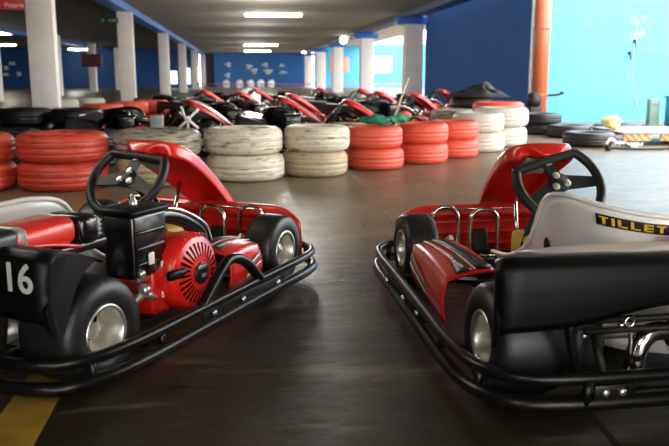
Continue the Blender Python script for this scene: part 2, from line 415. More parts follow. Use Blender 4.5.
def make_kart(name, label, steer_turn, number=None, seat_logo=None, seat_mat='seat_w', fair_stripe=False, group=None, cushion=True, seat_off=(0, 0, 0), panel='pinkish'):
    R = tag(empty(name), label, 'go-kart', group)
    # chassis: rails, floor tray, axle
    g = G()
    for sy in (-1, 1):
        g.tube([(-.17, sy * .30, .075), (.3, sy * .30, .06), (.7, sy * .27, .05), (1.02, sy * .24, .055), (1.2, sy * .2, .07)], .014, 10, 5)
        g.tube([(.92, sy * .25, .06), (.98, sy * .36, .09), (1.02, sy * .42, .11)], .012, 8, 4)
        g.tube([(-.15, sy * .3, .075), (-.19, sy * .38, .12), (-.2, sy * .42, .26)], .012, 8, 3)
        g.tube([(.12, sy * .30, .07), (.12, sy * .56, .075)], .012, 8); g.tube([(.8, sy * .26, .06), (.84, sy * .56, .08)], .012, 8)
    for x in (-.2, .25, .75, 1.18): g.tube([(x, -.29 if x < 1 else -.2, .065), (x, .29 if x < 1 else .2, .065)], .013, 10)
    g.box((.86, 0, .038), (.66, .5, .006)); g.box((.2, -.34, .075), (.5, .2, .01))
    g.build('chassis_frame', M['tube'], R)
    g = G(); g.tube([(0, -.5, .14), (0, .5, .14)], .019, 16); ax = g.build('rear_axle', M['alu'], R)
    g = G(); g.lathe([(.02, -.004), (.092, -.004), (.092, .004), (.02, .004)], 40, Matrix.Translation((0, .27, .14)) @ RY, True)
    g.build('brake_disc', M['dark'], ax)
    g = G()
    g.lathe([(.02, -.003), (.085, -.003), (.09, 0), (.085, .003), (.02, .003)], 44, Matrix.Translation((0, -.2, .14)) @ RY, True)
    g.build('sprocket', M['alu'], ax)
    for sy in (-1, 1):
        G().box((0, sy * .32, .12), (.05, .03, .12), .006).build('axle_bearing_block', M['black_gl'], R)
    # wheels
    for sy in (-1, 1):
        wheel(R, 0, sy, .14, .18, .545); wheel(R, 1.05, sy, .13, .125, .475, 0.0 if sy > 0 else 0.0)
        g = G(); g.tube([(1.05, sy * .30, .13), (1.05, sy * .40, .13)], .012, 10); g.tube([(1.02, sy * .28, .07), (1.06, sy * .3, .13), (1.03, sy * .28, .17)], .012, 8, 3)
        g.build('stub_axle', M['alu'], R)
    # perimeter bumper: two rails all round
    def rail(z, e, r):
        half = [(1.30, 0), (1.295, .25), (1.25, .42), (1.17, .515), (1.04, .555), (.7, .57), (.32, .588), (.1, .598), (-.06, .59), (-.16, .545), (-.205, .45), (-.215, .25), (-.215, 0)]
        pts = [(x + (e if x > 1.2 or x < -.15 else 0) * (1 if x > 0 else -1), y + (e if y > .3 else 0), z) for x, y in half]
        pts += [(x, -y, z_) for x, y, z_ in pts[-2:0:-1]]
        return pts
    g = G(); g.tube(rail(.112, 0, 0), .0145, 12, 6, True); g.tube(rail(.056, .006, 0), .018, 12, 6, True)
    for x, y in ((.15, .595), (.8, .57), (1.2, .485), (-.1, .585), (1.3, .15), (-.226, .38), (-.226, .0)):
        for sy in (-1, 1): g.tube([(x, sy * y, .052), (x, sy * (y - .008), .112)], .011, 8)
    for sy in (-1, 1): g.box((-.226, sy * .31, .082), (.008, .10, .036), .003)
    bmp = g.build('bumper', M['tube'], R)
    for sy in (-1, 1):
        for x in (.4, .56, .78): G().lathe([(.009, 0), (.009, .005), (.005, .008), (0, .008)], 10, Matrix.Translation((x, sy * .588, .084)) @ (RY if sy > 0 else Matrix.Rotation(PI / 2, 4, 'X'))).build('bumper_bolt', M['alu'], bmp)
        G().box((.58, sy * .579, .084), (.46, .008, .03), .002).build('bumper_plate', M['dark'], bmp)
        G().lathe([(.009, 0), (.009, .005), (.005, .008), (0, .008)], 10, Matrix.Translation((-.231, .315 + sy * .02, .084)) @ Matrix.Rotation(-PI / 2, 4, 'Y')).build('bumper_bolt', M['alu'], bmp)
    # engine-guard hoop on the right rail
    g = G(); g.tube([(.345, -.583, .115), (.38, -.58, .14), (.46, -.575, .195), (.51, -.572, .218), (.56, -.572, .212), (.62, -.572, .18), (.69, -.573, .115)], .0165, 12, 6)
    g.build('engine_guard_hoop', M['tube'], R)
    # seat
    g = G(); g.grid(lambda u, v: seat_pt(u, v), 84, 14)
    lo = [seat_pt(i / 84, 1) for i in range(85)]
    for i in range(42):
        a, b, c, d = lo[i], lo[i + 1], lo[83 - i], lo[84 - i]
        if i < 41: g.grid(lambda u, v: (a.lerp(b, u)).lerp(d.lerp(c, u), v) - Vector((0, 0, .012 * math.sin(PI * v))), 1, 6)
        else: g.grid(lambda u, v: (a.lerp(b, u)).lerp(d.lerp(c, u), v), 1, 6)
    bmesh.ops.remove_doubles(g.bm, verts=g.bm.verts[:], dist=1e-4)
    g.solidify(.007)
    seat = g.build('seat', M[seat_mat], R); seat.location = seat_off
    g = G(); g.tube([seat_pt(i / 84, 0) for i in range(85)], .007, 10); g.build('seat_rim', M[seat_mat], seat)
    # slot in the seat side with a bolt
    for u0 in (.2, .8):
        g = G(); g.grid(lambda u, v: seat_pt(u0 + .012 * math.cos(2 * PI * u) * v, .34 + .09 * math.sin(2 * PI * u) * v, .0045 + .0008), 20, 3); g.solidify(.001)
        sl = g.build('seat_slot', M['stripe_b'], seat)
    if seat_logo:
        U0, U1, V0, V1 = seat_logo
        g = G(); g.grid(lambda u, v: seat_pt(U0 + (U1 - U0) * u, V0 + (V1 - V0) * v, .0085), 40, 6); g.solidify(.0015)
        st = g.build('seat_sticker', M['stripe_b'], seat)
        word = 'TILLETT'; cols = sum(len(GLY[c][0]) + 1 for c in word) + 2
        g = G(); x = 1.2
        for c in word:
            gl = GLY[c]
            for r_, row in enumerate(gl):
                q = 0
                while q < len(row):
                    if row[q] == '1':
                        q1 = q
                        while q1 < len(row) and row[q1] == '1': q1 += 1
                        a0, a1 = (x + q) / cols, (x + q1) / cols; b0, b1 = (r_ + 1.0) / 7, (r_ + 2.0) / 7
                        g.grid(lambda u, v: seat_pt(U0 + (U1 - U0) * (a0 + (a1 - a0) * u), V0 + (V1 - V0) * (b0 + (b1 - b0) * v), .0105), 4, 1)
                        q = q1
                    else: q += 1
            x += len(gl[0]) + 1
        g.solidify(.0012); g.build('sticker_lettering', M['yellow'], st)
    # steering: column, wheel tilted back, turned by steer_turn
    sc = Vector((.735, 0, .413)); tilt = math.radians(40)
    nrm = Vector((-math.cos(tilt), 0, math.sin(tilt)))            # towards the driver
    ex = Vector((0, -1, 0)); ey = nrm.cross(ex)
    if ey.z < 0: ey = -ey
    SM = frame(sc, ex, ey) @ Matrix.Rotation(steer_turn, 4, 'Z')
    if (SM.to_3x3() @ Vector((0, 0, 1))).dot(nrm) < 0: SM = SM @ Matrix.Rotation(PI, 4, 'Y')
    rr = .15; hole = []
    for k in range(40):                                           # D shape with a straight top
        a = -PI / 2 + 2 * PI * k / 40; px, py = rr * math.cos(a), rr * math.sin(a)
        if py > .088: py = .088 + (py - .088) * .05
        hole.append((px, py))
    g = G(); g.tube([(px, py, 0) for px, py in hole], .0165, 12, 2, True)
    sw = g.build('steering_wheel', M['grip'], R); sw.matrix_local = SM
    g = G()
    def spoke(a, L, w0, w1):
        ca, sa = math.cos(a), math.sin(a)
        q = [(.0, -w0), (L, -w1), (L, w1), (.0, w0)]
        g.prism([(x * ca - y * sa, x * sa + y * ca) for x, y in q], -.004, .004)
    spoke(PI / 2, .1, .024, .02); spoke(-.28, .143, .03, .017); spoke(PI + .28, .143, .03, .017)
    g.lathe([(0, -.006), (.036, -.006), (.038, 0), (.036, .007), (0, .007)], 24)
    g.build('spoke_plate', M['grip'], sw)
    for k in range(3):
        a = PI / 2 + k * 2 * PI / 3
        G().lathe([(0, .004), (.0135, .004), (.0135, .0085), (.012, .0095), (0, .0095)], 20, Matrix.Translation((.026 * math.cos(a), .026 * math.sin(a), 0))).build('wheel_bolt', M['alu'], sw)
    G().box((0, .075, .006), (.022, .01, .004), .001).build('spoke_badge', M['silver'], sw)
    g = G(); e = sc - nrm * .42; g.tube([sc - nrm * .01, e], .011, 12); g.box(sc - nrm * .02, (.05, .05, .02), .004, frame((0, 0, 0), ex, ey).to_3x3())
    g.box((.86, 0, .2), (.02, .06, .08), .004)
    g.tube([(.86, -.1, .05), (.875, -.02, .29), (.875, .02, .29), (.86, .1, .05)], .009, 8, 3)
    g.build('steering_column', M['tube'], R)
    G().tube([(1.02, .03, .05), (1.02, .025, .2), (1.07, .02, .36)], .008, 10).build('fairing_strut', M['chrome'], R)
    # fairing (steering shield): shell of sections along its length
    sec = [(.80, .50, .03, .02), (.84, .535, .085, .04), (.92, .515, .122, .04), (1.02, .462, .125, .038), (1.13, .388, .115, .036), (1.24, .305, .10, .034), (1.32, .24, .08, .03), (1.36, .20, .062, .025)]
    P = [crom([Vector((a, b, c)) for a, b, c, d in sec], 4), crom([Vector((d, 0, 0)) for a, b, c, d in sec], 4)]
    nS = len(P[0]) - 1
    cross = [(-1.02, -1.3), (-1, -.7), (-.97, -.15), (-.9, .0), (-.5, .1), (0, .14), (.5, .1), (.9, .0), (.97, -.15), (1, -.7), (1.02, -1.3)]
    def fair(u, v):
        f = u * nS; i = min(int(f), nS - 1); t = f - i
        x, z, w = P[0][i].lerp(P[0][i + 1], t); d = P[1][i].lerp(P[1][i + 1], t).x
        tx = P[0][i + 1] - P[0][i]; s_ = Vector((tx.x, 0, tx.y)).normalized(); n_ = Vector((-s_.z, 0, s_.x))
        j = v * (len(cross) - 1); k = min(int(j), len(cross) - 2); q = j - k
        cy = cross[k][0] * (1 - q) + cross[k + 1][0] * q; cz = cross[k][1] * (1 - q) + cross[k + 1][1] * q
        return Vector((x, cy * w, z)) + n_ * (cz * d)
    g = G(); g.grid(fair, 36, 20)
    bmesh.ops.remove_doubles(g.bm, verts=g.bm.verts[:], dist=1e-5); g.solidify(.006)
    fa = g.build('front_fairing', M['red'], R)
    def decal(nm, m, u0, u1, v0, v1, par, off=.0025, fn=fair, skew=0.0):
        q = G()
        def f(u, v):
            uu = u0 + (u1 - u0) * u; vv = v0 + (v1 - v0) * v + skew * u; dd = .004
            n = (fn(min(1, uu + dd), vv) - fn(max(0, uu - dd), vv)).cross(fn(uu, vv + dd) - fn(uu, vv - dd)).normalized()
            if n.z < 0: n = -n
            return fn(uu, vv) + n * off
        q.grid(f, 14, 4); q.solidify(.001); return q.build(nm, m, par)
    if fair_stripe:
        decal('white_stripe', M['white'], .15, .97, .61, .73, fa); decal('white_stripe', M['white'], .15, .97, .27, .39, fa)
    else:
        decal('edge_stripe', M['silver'], .3, .72, .305, .345, fa, skew=-.0)
        decal('edge_stripe', M['silver'], .3, .72, .655, .695, fa)
    g = G(); g.box((.90, .02, .455), (.01, .09, .08), .003, Matrix.Rotation(-.7, 3, 'Y')); g.build('fairing_back_plate', M['silver'], fa)
    # nose: front bodywork with curled ends and ribs inside
    prof = [(.0, .215), (.005, .245), (.03, .262), (.09, .255), (.15, .215), (.18, .16), (.185, .10), (.16, .075)]
    def nose(u, v):
        y = -.45 + u * .9; s = abs(y) / .45
        back = .10 * max(0, (s - .6) / .4) ** 1.8; drop = .045 * max(0, (s - .7) / .3) ** 2
        f = v * (len(prof) - 1); i = min(int(f), len(prof) - 2); t = f - i
        x = prof[i][0] * (1 - t) + prof[i + 1][0] * t; z = prof[i][1] * (1 - t) + prof[i + 1][1] * t
        return Vector((1.205 + x * .72 * (1 - .25 * s ** 4) - back * (.25 + .75 * x / .18), y * 1.02, z - drop * (z / .26)))
    g = G(); g.grid(nose, 40, 18); g.solidify(.006)
    for k in range(3): g.box((1.23, 0, .10 + k * .045), (.012, .66, .014), .004)
    g.box((1.245, 0, .13), (.006, .68, .15))
    g.build('nose_cone', M['red'], R)
    # pedals, chrome hoops, tie rods
    for sy in (-1, 1):
        for y0, y1, x in ((.09, .20, 1.05), (.225, .33, 1.12)):
            g = G(); g.tube([(x, sy * y0, .06), (x, sy * y0, .22), (x, sy * (y0 + .012), .255), (x, sy * (y0 + .035), .27), (x, sy * (y1 - .035), .27), (x, sy * (y1 - .012), .255), (x, sy * y1, .22), (x, sy * y1, .06)], .008, 10, 3)
            g.build('pedal_hoop', M['chrome'], R)
        g = G(); g.box((1.06, sy * .155, .15), (.014, .06, .09), .005, Matrix.Rotation(.3, 3, 'Y')); g.tube([(1.02, sy * .155, .06), (1.055, sy * .155, .13)], .007, 8)
        g.box((1.02, sy * .15, .07), (.04, .05, .03), .004)
        g.build('pedal', M['dark'], R)
    g = G(); g.tube([(1.0, -.36, .12), (.96, -.05, .1)], .006, 8); g.tube([(1.0, .36, .12), (.96, .05, .1)], .006, 8)
    g.tube([(1.12, -.33, .262), (1.12, .33, .262)], .004, 8); g.tube([(1.08, -.1, .05), (1.1, -.3, .14)], .009, 8)
    g.build('tie_rod', M['chrome'], R)
    # fuel tank
    g = G(); g.box((.9, .0, .13), (.17, .13, .15), .02, seg=3); tk = g.build('fuel_tank', M['tank'], R)
    G().lathe([(.022, 0), (.022, .018), (.018, .02), (0, .02)], 20, Matrix.Translation((.88, .03, .205))).build('fuel_cap', M['black_pl'], tk)
    # side pods
    for sy in (-1, 1):
        A = [(.76, .37, .222), (.76, .50, .21), (.28, .54, .212), (.30, .39, .232)] if sy > 0 else [(.80, .36, .215), (.80, .50, .205), (.585, .52, .21), (.585, .39, .225)]   # top outline: front inner, front outer, rear outer, rear inner
        def top(u, v, A=A, sy=sy):
            p = Vector(A[3]).lerp(Vector(A[0]), u).lerp(Vector(A[2]).lerp(Vector(A[1]), u), v)
            p.z += .01 * math.sin(PI * u) + .006 * math.sin(PI * v); p.y *= sy; return p
        g = G(); g.grid(top, 16, 8)
        def side(u, v, top=top, sy=sy):
            p = top(u, 1.0).copy(); p.z = p.z * (1 - v) + .085 * v; p.y += sy * .012 * math.sin(PI * v); return p
        g.grid(side, 16, 6)
        def frontf(u, v, top=top): p = top(1.0, u).copy(); p.z = p.z * (1 - v) + .085 * v; p.x += .03 * math.sin(PI * min(1, v * .8)); return p
        g.grid(frontf, 8, 4)
        bmesh.ops.remove_doubles(g.bm, verts=g.bm.verts[:], dist=1e-4); g.solidify(.006)
        pod = g.build('side_pod', M['red'], R)
        for (a0, a1, r0, r1, f0, f1, mm, nm) in ((.03, .96, .03, .36, .30, .52, 'stripe_b', 'black_stripe'), (.03, .96, .38, .41, .54, .57, 'white', 'white_stripe'), (.1, .96, .56, .64, .74, .80, 'white', 'white_stripe'), (.03, .38, .46, .78, .52, .66, 'stripe_b', 'black_stripe')):
            q = G(); q.grid(lambda u, v: top(a0 + (a1 - a0) * u, (r0 + (r1 - r0) * v) * (1 - u) + (f0 + (f1 - f0) * v) * u) + Vector((0, 0, .0065)), 12, 2); q.solidify(.001); q.build(nm, M[mm], pod)
        for (z0, z1, mm, nm) in ((.35, .5, 'silver', 'side_stripe'), (.58, .66, 'white', 'side_stripe')):
            q = G(); q.grid(lambda u, v: side(.45 + .5 * u, z0 + (z1 - z0) * v + .3 * (.5 - u)) + Vector((0, sy * .0065, 0)), 10, 2); q.solidify(.001); q.build(nm, M[mm], pod)
    # rear cover: deep black moulding over the rear wheels
    def cov(u, v):
        y = -.60 + 1.2 * u; s = abs(y) / .60; e = max(0, (s - .94) / .06)
        pf = [(.03, .322), (-.08, .362), (-.18, .392), (-.22, .396), (-.242, .380), (-.251, .34), (-.253, .29), (-.250, .24)]
        f = v * (len(pf) - 1); i = min(int(f), len(pf) - 2); t = f - i
        x = pf[i][0] * (1 - t) + pf[i + 1][0] * t; z = pf[i][1] * (1 - t) + pf[i + 1][1] * t
        arch = math.exp(-(y / .36) ** 4) * .05
        if v > .6: z += arch * (v - .6) / .4
        lift = .0 if s > .55 else 0.0
        x += .018 * e * e; z -= .012 * e * e
        y *= 1 - .17 * min(1, max(0, (x + .22) / .25))
        return Vector((x, y, z + lift))
    g = G(); g.grid(cov, 60, 21)
    for sy in (0, 1):
        top_ = [cov(sy, j / 21) for j in range(22)]
        low = [(.03, .32), (.0, .318), (-.04, .312), (-.08, .30), (-.11, .283), (-.13, .265), (-.15, .245), (-.165, .225), (-.18, .205), (-.20, .195), (-.225, .205), (-.25, .24)]
        low = crom([Vector((a, b, 0)) for a, b in low], 4)
        yy = lambda x: (.6 if sy else -.6) * (1 - .17 * min(1, max(0, (x + .22) / .25)))
        lowv = [Vector((a.x, yy(a.x), a.y)) for a in low]
        g.face([g.bm.verts.new(v) for v in top_[:18] + [Vector((-.2505, yy(-.25), .27))] + lowv[-3:0:-1]], False)
    bmesh.ops.remove_doubles(g.bm, verts=g.bm.verts[:], dist=1e-4); g.solidify(.008)
    cv = g.build('rear_cover', M['black_pl'], R)
    if number:
        g = G(); text_bm(number, .092, frame((-.2575, -.532, .338), (0, -1, 0), (0, 0, 1)), g, bold=.0012)
        g.build('race_number', M['num'], cv)
    # red panel on top behind the seat
    g = G()
    def pan(u, v):
        y = -.45 + .9 * u; x = -.2 + .23 * v
        return Vector((x, y, .396 + .008 * math.sin(PI * v) - .035 * v - .012 * (2 * u - 1) ** 4))
    g.grid(pan, 30, 8); g.solidify(.008); pn = g.build('rear_panel', M['red_rear' if cushion else panel], R)
    for (u0, u1) in ((.33, .55),) if cushion else ():
        q = G(); q.grid(lambda u, v: pan(u0 + (u1 - u0) * u, .25 + .6 * v - .1 * u) + Vector((0, 0, .0085)), 12, 3); q.solidify(.001); q.build('white_decal', M['white'], pn)
    # engine on the right
    if not cushion:
        q = G(); q.grid(lambda u, v: pan(.46 + .15 * u, .15 + .5 * v + .2 * u) + Vector((0, 0, .0085)), 12, 3); q.solidify(.001); q.build('red_decal', M['red_rear'], pn)
    g = G(); g.use(M['engine_r'])
    g.box((.42, -.37, .16), (.26, .17, .16), .02, seg=3); g.box((.50, -.35, .245), (.16, .15, .06), .015)
    eng = g.build('engine_block', None, R)
    g = G()
    for k in range(7): g.box((.55, -.3, .13 + k * .02), (.15, .16, .006), .002)
    g.build('cooling_fins', M['alu'], eng)
    mtR = Matrix.Translation((.435, -.45, .19)) @ Matrix.Rotation(PI / 2, 4, 'X')
    g = G()
    def dome(u, v):
        a = u * 2 * PI; r = .106 - .07 * v; z = .052 + .018 * math.sin(v * PI / 2)
        return mtR @ Vector((r * math.cos(a), r * math.sin(a), z))
    g.grid(dome, 112, 10, True, lambda u, v: .2 < v < .78 and (u * 28) % 1 > .55)
    g.lathe([(.118, -.01), (.12, .02), (.114, .045), (.106, .052)], 56, mtR)
    g.lathe([(.036, .07), (.03, .072), (0, .072)], 32, mtR)
    rc = g.build('recoil_starter', M['engine_r'], R)
    g = G(); g.lathe([(.1, .04), (0, .04)], 40, mtR); g.build('starter_screen', M['stripe_b'], rc)
    g = G(); g.lathe([(.034, .071), (.034, .076), (.03, .078), (0, .078)], 32, mtR); g.build('starter_badge', M['stripe_b'], rc)
    g = G(); g.box((.432, -.529, .21), (.045, .003, .010), .001); g.box((.44, -.529, .183), (.02, .003, .012), .001)
    g.build('badge_lettering', M['silver'], rc)
    g = G(); g.tube([(.36, -.515, .212), (.325, -.525, .215), (.285, -.525, .217)], .011, 10, 3); g.box((.295, -.527, .216), (.05, .024, .028), .008)
    g.build('pull_handle', M['black_pl'], rc)
    g = G(); 
    for k in range(6): g.box((.39 + k * .018, -.475, .307 - abs(k - 2.5) * .004), (.006, .05, .01), .002)
    g.build('shroud_rib', M['engine_r'], rc)
    g = G(); g.box((.335, -.462, .19), (.028, .008, .11), .003); g.box((.28, -.462, .262), (.022, .008, .035), .003); lab = g.build('white_label', M['white'], eng)
    g = G(); g.tube([(.3, -.45, .14), (.25, -.45, .16), (.2, -.43, .13)], .012, 8, 4); g.lathe([(.016, 0), (.016, .02), (.01, .026), (0, .026)], 10, Matrix.Translation((.24, -.455, .18)) @ Matrix.Rotation(PI / 2, 4, 'X'))
    g.box((.29, -.43, .215), (.1, .03, .04), .006)
    g.build('carburettor', M['alu'], R)
    g = G(); g.box((.29, -.40, .30), (.15, .11, .185), .012, None, 3)
    for k in range(3): g.box((.29, -.456, .25 + k * .045), (.12, .008, .012), .004)
    ab = g.build('air_box', M['black_gl'], R)
    g = G(); g.box((.292, -.40, .398), (.165, .125, .02), .008); g.build('air_box_lid', M['black_pl'], ab)
    g = G(); g.lathe([(.012, 0), (.012, .012), (.007, .016), (.007, .03), (0, .03)], 12, Matrix.Translation((.31, -.38, .406)))
    g.build('wing_nut', M['alu'], ab)
    G().lathe([(0, -.004), (.011, -.004), (.011, .01), (0, .012)], 12, Matrix.Translation((.24, -.455, .225)) @ Matrix.Rotation(PI / 2, 4, 'X')).build('air_box_bolt', M['alu'], ab)
    g = G(); g.tube([(.34, -.38, .35), (.43, -.39, .355), (.52, -.395, .33), (.60, -.40, .28), (.64, -.39, .22)], .026, 14, 6, sx=.75); dk = g.build('air_duct', M['black_gl'], R)
    g = G(); g.tube([(.34, -.395, .372), (.43, -.405, .378), (.52, -.412, .352), (.61, -.418, .298), (.65, -.41, .24)], .0065, 8, 6); g.build('duct_trim', M['chrome'], dk)
    g = G(); g.box((.42, -.33, .36), (.1, .06, .03), .01, Matrix.Rotation(.2, 3, 'Y')); g.build('duct_flange', M['white'], dk)
    # muffler and exhaust at the back
    g = G(); g.lathe([(0, -.14), (.04, -.14), (.052, -.125), (.053, 0), (.052, .125), (.04, .14), (0, .14)], 32, Matrix.Translation((-.13, -.02, .18)) @ RY)
    mf = g.build('muffler', M['brass'], R)
    g = G(); g.lathe([(.054, -.03), (.057, -.025), (.057, .02), (.054, .03)], 32, Matrix.Translation((-.13, .06, .18)) @ RY); g.build('muffler_clamp', M['chrome'], mf)
    g = G(); g.tube([(-.13, .11, .18), (-.135, .165, .185), (-.14, .20, .165), (-.14, .212, .12), (-.13, .21, .08)], .024, 14, 6)
    g.build('exhaust_pipe', M['chrome'], mf)
    # rear brackets, tubes under the cover
    g = G()
    for z in (.25, .225): g.tube([(-.17, .36, z - .02), (-.17, -.36, z - .02)], .008, 10)
    g.box((-.12, .33, .14), (.03, .07, .15), .01); g.tube([(-.15, .33, .2), (-.21, .33, .12)], .01, 8)
    g.build('rear_bracket', M['dark'], R)
    g = G(); g.lathe([(.009, -.005), (.016, 0), (.009, .005)], 14, Matrix.Translation((-.175, .255, .225)) @ Matrix.Rotation(PI / 2, 4, 'Y'), True)
    g.tube([(-.172, .28, .215), (-.172, .262, .22)], .005, 8); g.tube([(-.172, .25, .21), (-.165, .243, .15), (-.165, .245, .09)], .004, 8, 3)
    g.build('brake_fitting', M['chrome'], R)
    g = G(); g.box((-.14, .34, .185), (.012, .018, .01), .002); g.build('bracket_screw', M['alu'], R)
    # covered unit above the engine: red and black with a ribbed grey end
    if cushion:
        n0 = set(bpy.data.objects)
        g = G(); g.box((-.08, -.385, .405), (.34, .13, .07), .026, Matrix.Rotation(-.03, 3, 'Y'), 4)
        cu = g.build('engine_seat_pad', M['vinyl_r'], R); cu['label'] = 'red and black padded cover with grey stripe'
        g = G(); g.box((.13, -.385, .402), (.07, .138, .078), .02, None, 3); g.build('pad_end', M['black_gl'], cu)
        g = G(); g.box((.157, -.39, .402), (.05, .11, .06), .016, None, 3)
        for k in range(4): g.box((.15, -.445, .385 + k * .012), (.05, .004, .004))
        g.build('pad_end_cap', M['silver'], cu)
        g = G(); g.box((-.085, -.385, .406), (.035, .136, .078), .02, Matrix.Rotation(-.03, 3, 'Y'), 4); g.build('grey_band', M['silver'], cu)
        g = G(); g.box((-.18, -.385, .404), (.17, .137, .078), .02, Matrix.Rotation(-.03, 3, 'Y'), 4); g.build('black_band', M['stripe_b'], cu)
        g = G(); g.box((.05, -.385, .36), (.3, .12, .03), .01); g.build('pad_base', M['black_gl'], cu)
        for o_ in set(bpy.data.objects) - n0:
            if o_.parent is R: o_.location = (-.07, 0, -.018)
    return R

def place(R, X, Y, head):
    R.location = W(X, Y); R.rotation_euler = (0, 0, PI / 2 - (head + PHI)); return R

k16 = make_kart('go_kart', 'red and black go-kart numbered 16, engine side towards us, at the left', math.radians(-5), '16', (.36, .50, .07, .15), 'seat_g', seat_off=(-.13, 0, -.01))
place(k16, -1.058, 2.071, .442)
kr = make_kart('go_kart', 'red go-kart seen from behind at the right, white seat with yellow lettered sticker', math.radians(17), None, (.345, .478, .055, .13), 'seat_w', cushion=False)
place(kr, .890, 1.880, -.167)

# ---- karts parked beyond the tyre wall
def cam_ray(u, v, z):
    a = (u - 334.5) / F; b = (223 - v) / F; ct, sn = math.cos(PITCH), math.sin(PITCH)
    D = Vector((a, ct + b * sn, -sn + b * ct)); s = (z - HC) / D.z
    return D.x * s, D.y * s
proto = make_kart('go_kart', 'x', 0.0, None, None, 'black_gl', True, 'karts parked beyond the tyre wall', False, panel='black_gl')
index_kids()
PARK = [
    (193.4, 98.4, 86, 'red kart with white striped fairing behind the crossed pale bracket'),
    (282.9, 95, 81.3, 'parked kart with red and white fairing behind the two white tyre stacks'),
    (349, 97.8, 86, 'parked kart nearest behind the red stack with the green flags'),
    (413.6, 91.8, 62.4, 'parked kart with red fairing behind the middle red tyre stack'),
    (239.8, 90.6, 56, 'parked kart between the two nearest striped fairings, farther back'),
    (378.5, 90, 69.1, 'small parked kart in front of the thick white column beside the blue wall'),
    (318.8, 86.7, 72.8, 'distant parked kart below the pair of thin white columns on the right'),
    (204.4, 89.1, 68.4, 'distant parked kart at the left end of the far blue wall'),
    (255.7, 87.7, 70.4, 'distant parked kart below the middle of the far blue wall'),
    (360.4, 87.8, 69.3, 'distant parked kart below the white board of the annex'),
    (291.1, 92.3, 67.1, 'parked kart just behind the striped one above the white tyres'),
    (440.6, 88.4, 62.5, 'farthest right parked kart, against the dark blue wall'),
]
for i, (u, v, h, lb) in enumerate(PARK):
    R = proto if i == 0 else copy_tree(proto)
    R['label'] = lb; hd = math.radians(h)
    X, Y = cam_ray(u, v, .55)
    place(R, X - .88 * math.sin(hd), Y - .88 * math.cos(hd), hd)

# ================================================================== TYRES
def tyre_mesh(r, w, name='car_tyre'):
    g = G(); h = w / 2; ri = r * .56
    pr = [(ri, -h * .62), (ri + .012, -h * .84), (r * .7, -h * .97), (r * .84, -h * .98), (r * .92, -h * .86), (r * .965, -h * .7), (r * .985, -h * .55)]
    z = -h * .45
    for k in range(3):
        pr += [(r * .992, z), (r * .986, z + .002), (r * .986, z + .006), (r * .996, z + .008)]; z += h * .42
    pr += [(r * .985, h * .55), (r * .965, h * .7), (r * .92, h * .86), (r * .84, h * .98), (r * .7, h * .97), (ri + .012, h * .84), (ri, h * .62),
           (ri + .008, h * .5), (r * .75, h * .8), (r * .9, h * .6), (r * .93, 0), (r * .9, -h * .6), (r * .75, -h * .8), (ri + .008, -h * .5)]
    return g.lathe(pr, 72, None, True).build(name, M['tyre_black'])
_T = {}
def tyre(X, Y, z, r, w, m, label, group, rot=None, hall=False):
    key = (round(r, 3), round(w, 3), m)
    if key not in _T:
        o = tyre_mesh(r, w); o.data.materials[0] = M[m]; _T[key] = o
    else:
        o = _T[key].copy(); C.objects.link(o)
    p = W(X, Y, z + w / 2) if not hall else Vector((X, Y, z + w / 2))
    o.location = p; o.rotation_euler = rot or (0, 0, random.uniform(0, 6))
    return tag(o, label, 'tyre', group)
def px(u, d): return (u - 334.5) / F * d
def stack(u, Y, r, w, mats, where, group, dx=0.012):
    for k, m in enumerate(mats):
        n = len(mats)
        pos = 'single' if n == 1 else ('bottom' if k == 0 else ('top' if k == n - 1 else 'middle'))
        col = {'tyre_red': 'red painted', 'tyre_redw': 'scuffed red', 'tyre_white': 'scuffed white', 'tyre_whitec': 'white painted', 'tyre_tan': 'dirty cream',
               'tyre_black': 'black', 'tyre_grey': 'weathered grey'}[m]
        tyre(px(u, Y) + random.uniform(-dx, dx), Y + random.uniform(-dx, dx), k * w, r, w, m, f'{col} tyre, {pos} of {where}' if n > 1 else f'{col} tyre, {where}', group)
GW = 'painted tyres of the front tyre wall'
stack(-31, 5.30, .31, .19, ['tyre_red', 'tyre_red'], 'the red stack cut by the left picture edge', GW)
stack(64, 5.38, .31, .195, ['tyre_redw', 'tyre_redw'], 'the worn red stack behind the white seat', GW)
stack(159, 5.62, .315, .195, ['tyre_tan', 'tyre_grey'], 'the grey stack behind the left steering wheel', GW)
stack(245, 5.87, .30, .195, ['tyre_white', 'tyre_white'], 'the white stack right of the left fairing', GW)
stack(316, 6.12, .262, .195, ['tyre_tan', 'tyre_white'], 'the cream and white stack beside the red ones', GW)
stack(374, 6.55, .252, .18, ['tyre_red', 'tyre_red'], 'the red stack with the green flags on it', GW)
stack(420, 7.0, .25, .18, ['tyre_red', 'tyre_red'], 'the middle one of three red stacks in a row', GW)
stack(452, 7.50, .25, .175, ['tyre_red', 'tyre_red'], 'the red stack next to the clean white stacks', GW)
stack(478, 8.10, .27, .2, ['tyre_whitec', 'tyre_whitec'], 'the first clean white stack after the red ones', GW)
stack(500, 8.75, .30, .215, ['tyre_whitec', 'tyre_whitec'], 'the last white stack of the row, at its right end', GW)
stack(496, 9.5, .31, .155, ['tyre_whitec', 'tyre_whitec', 'tyre_red'], 'the stack topped red behind the white stacks', 'tyres stored before the dark blue wall')
stack(452, 10.3, .30, .17, ['tyre_grey', 'tyre_grey'], 'the dull grey stack before the dark blue wall', 'tyres stored before the dark blue wall')
stack(470, 11.5, .30, .16, ['tyre_black', 'tyre_black', 'tyre_black'], 'the black stack under the tarpaulin by the blue wall', 'tyres stored before the dark blue wall')
GB = 'black tyres of the left bay'
stack(27, 9.2, .31, .2, ['tyre_black', 'tyre_black'], 'the black stack at the foot of the near white column', GB)
stack(78, 9.2, .30, .2, ['tyre_black', 'tyre_black'], 'the black stack right of the near white column', GB)
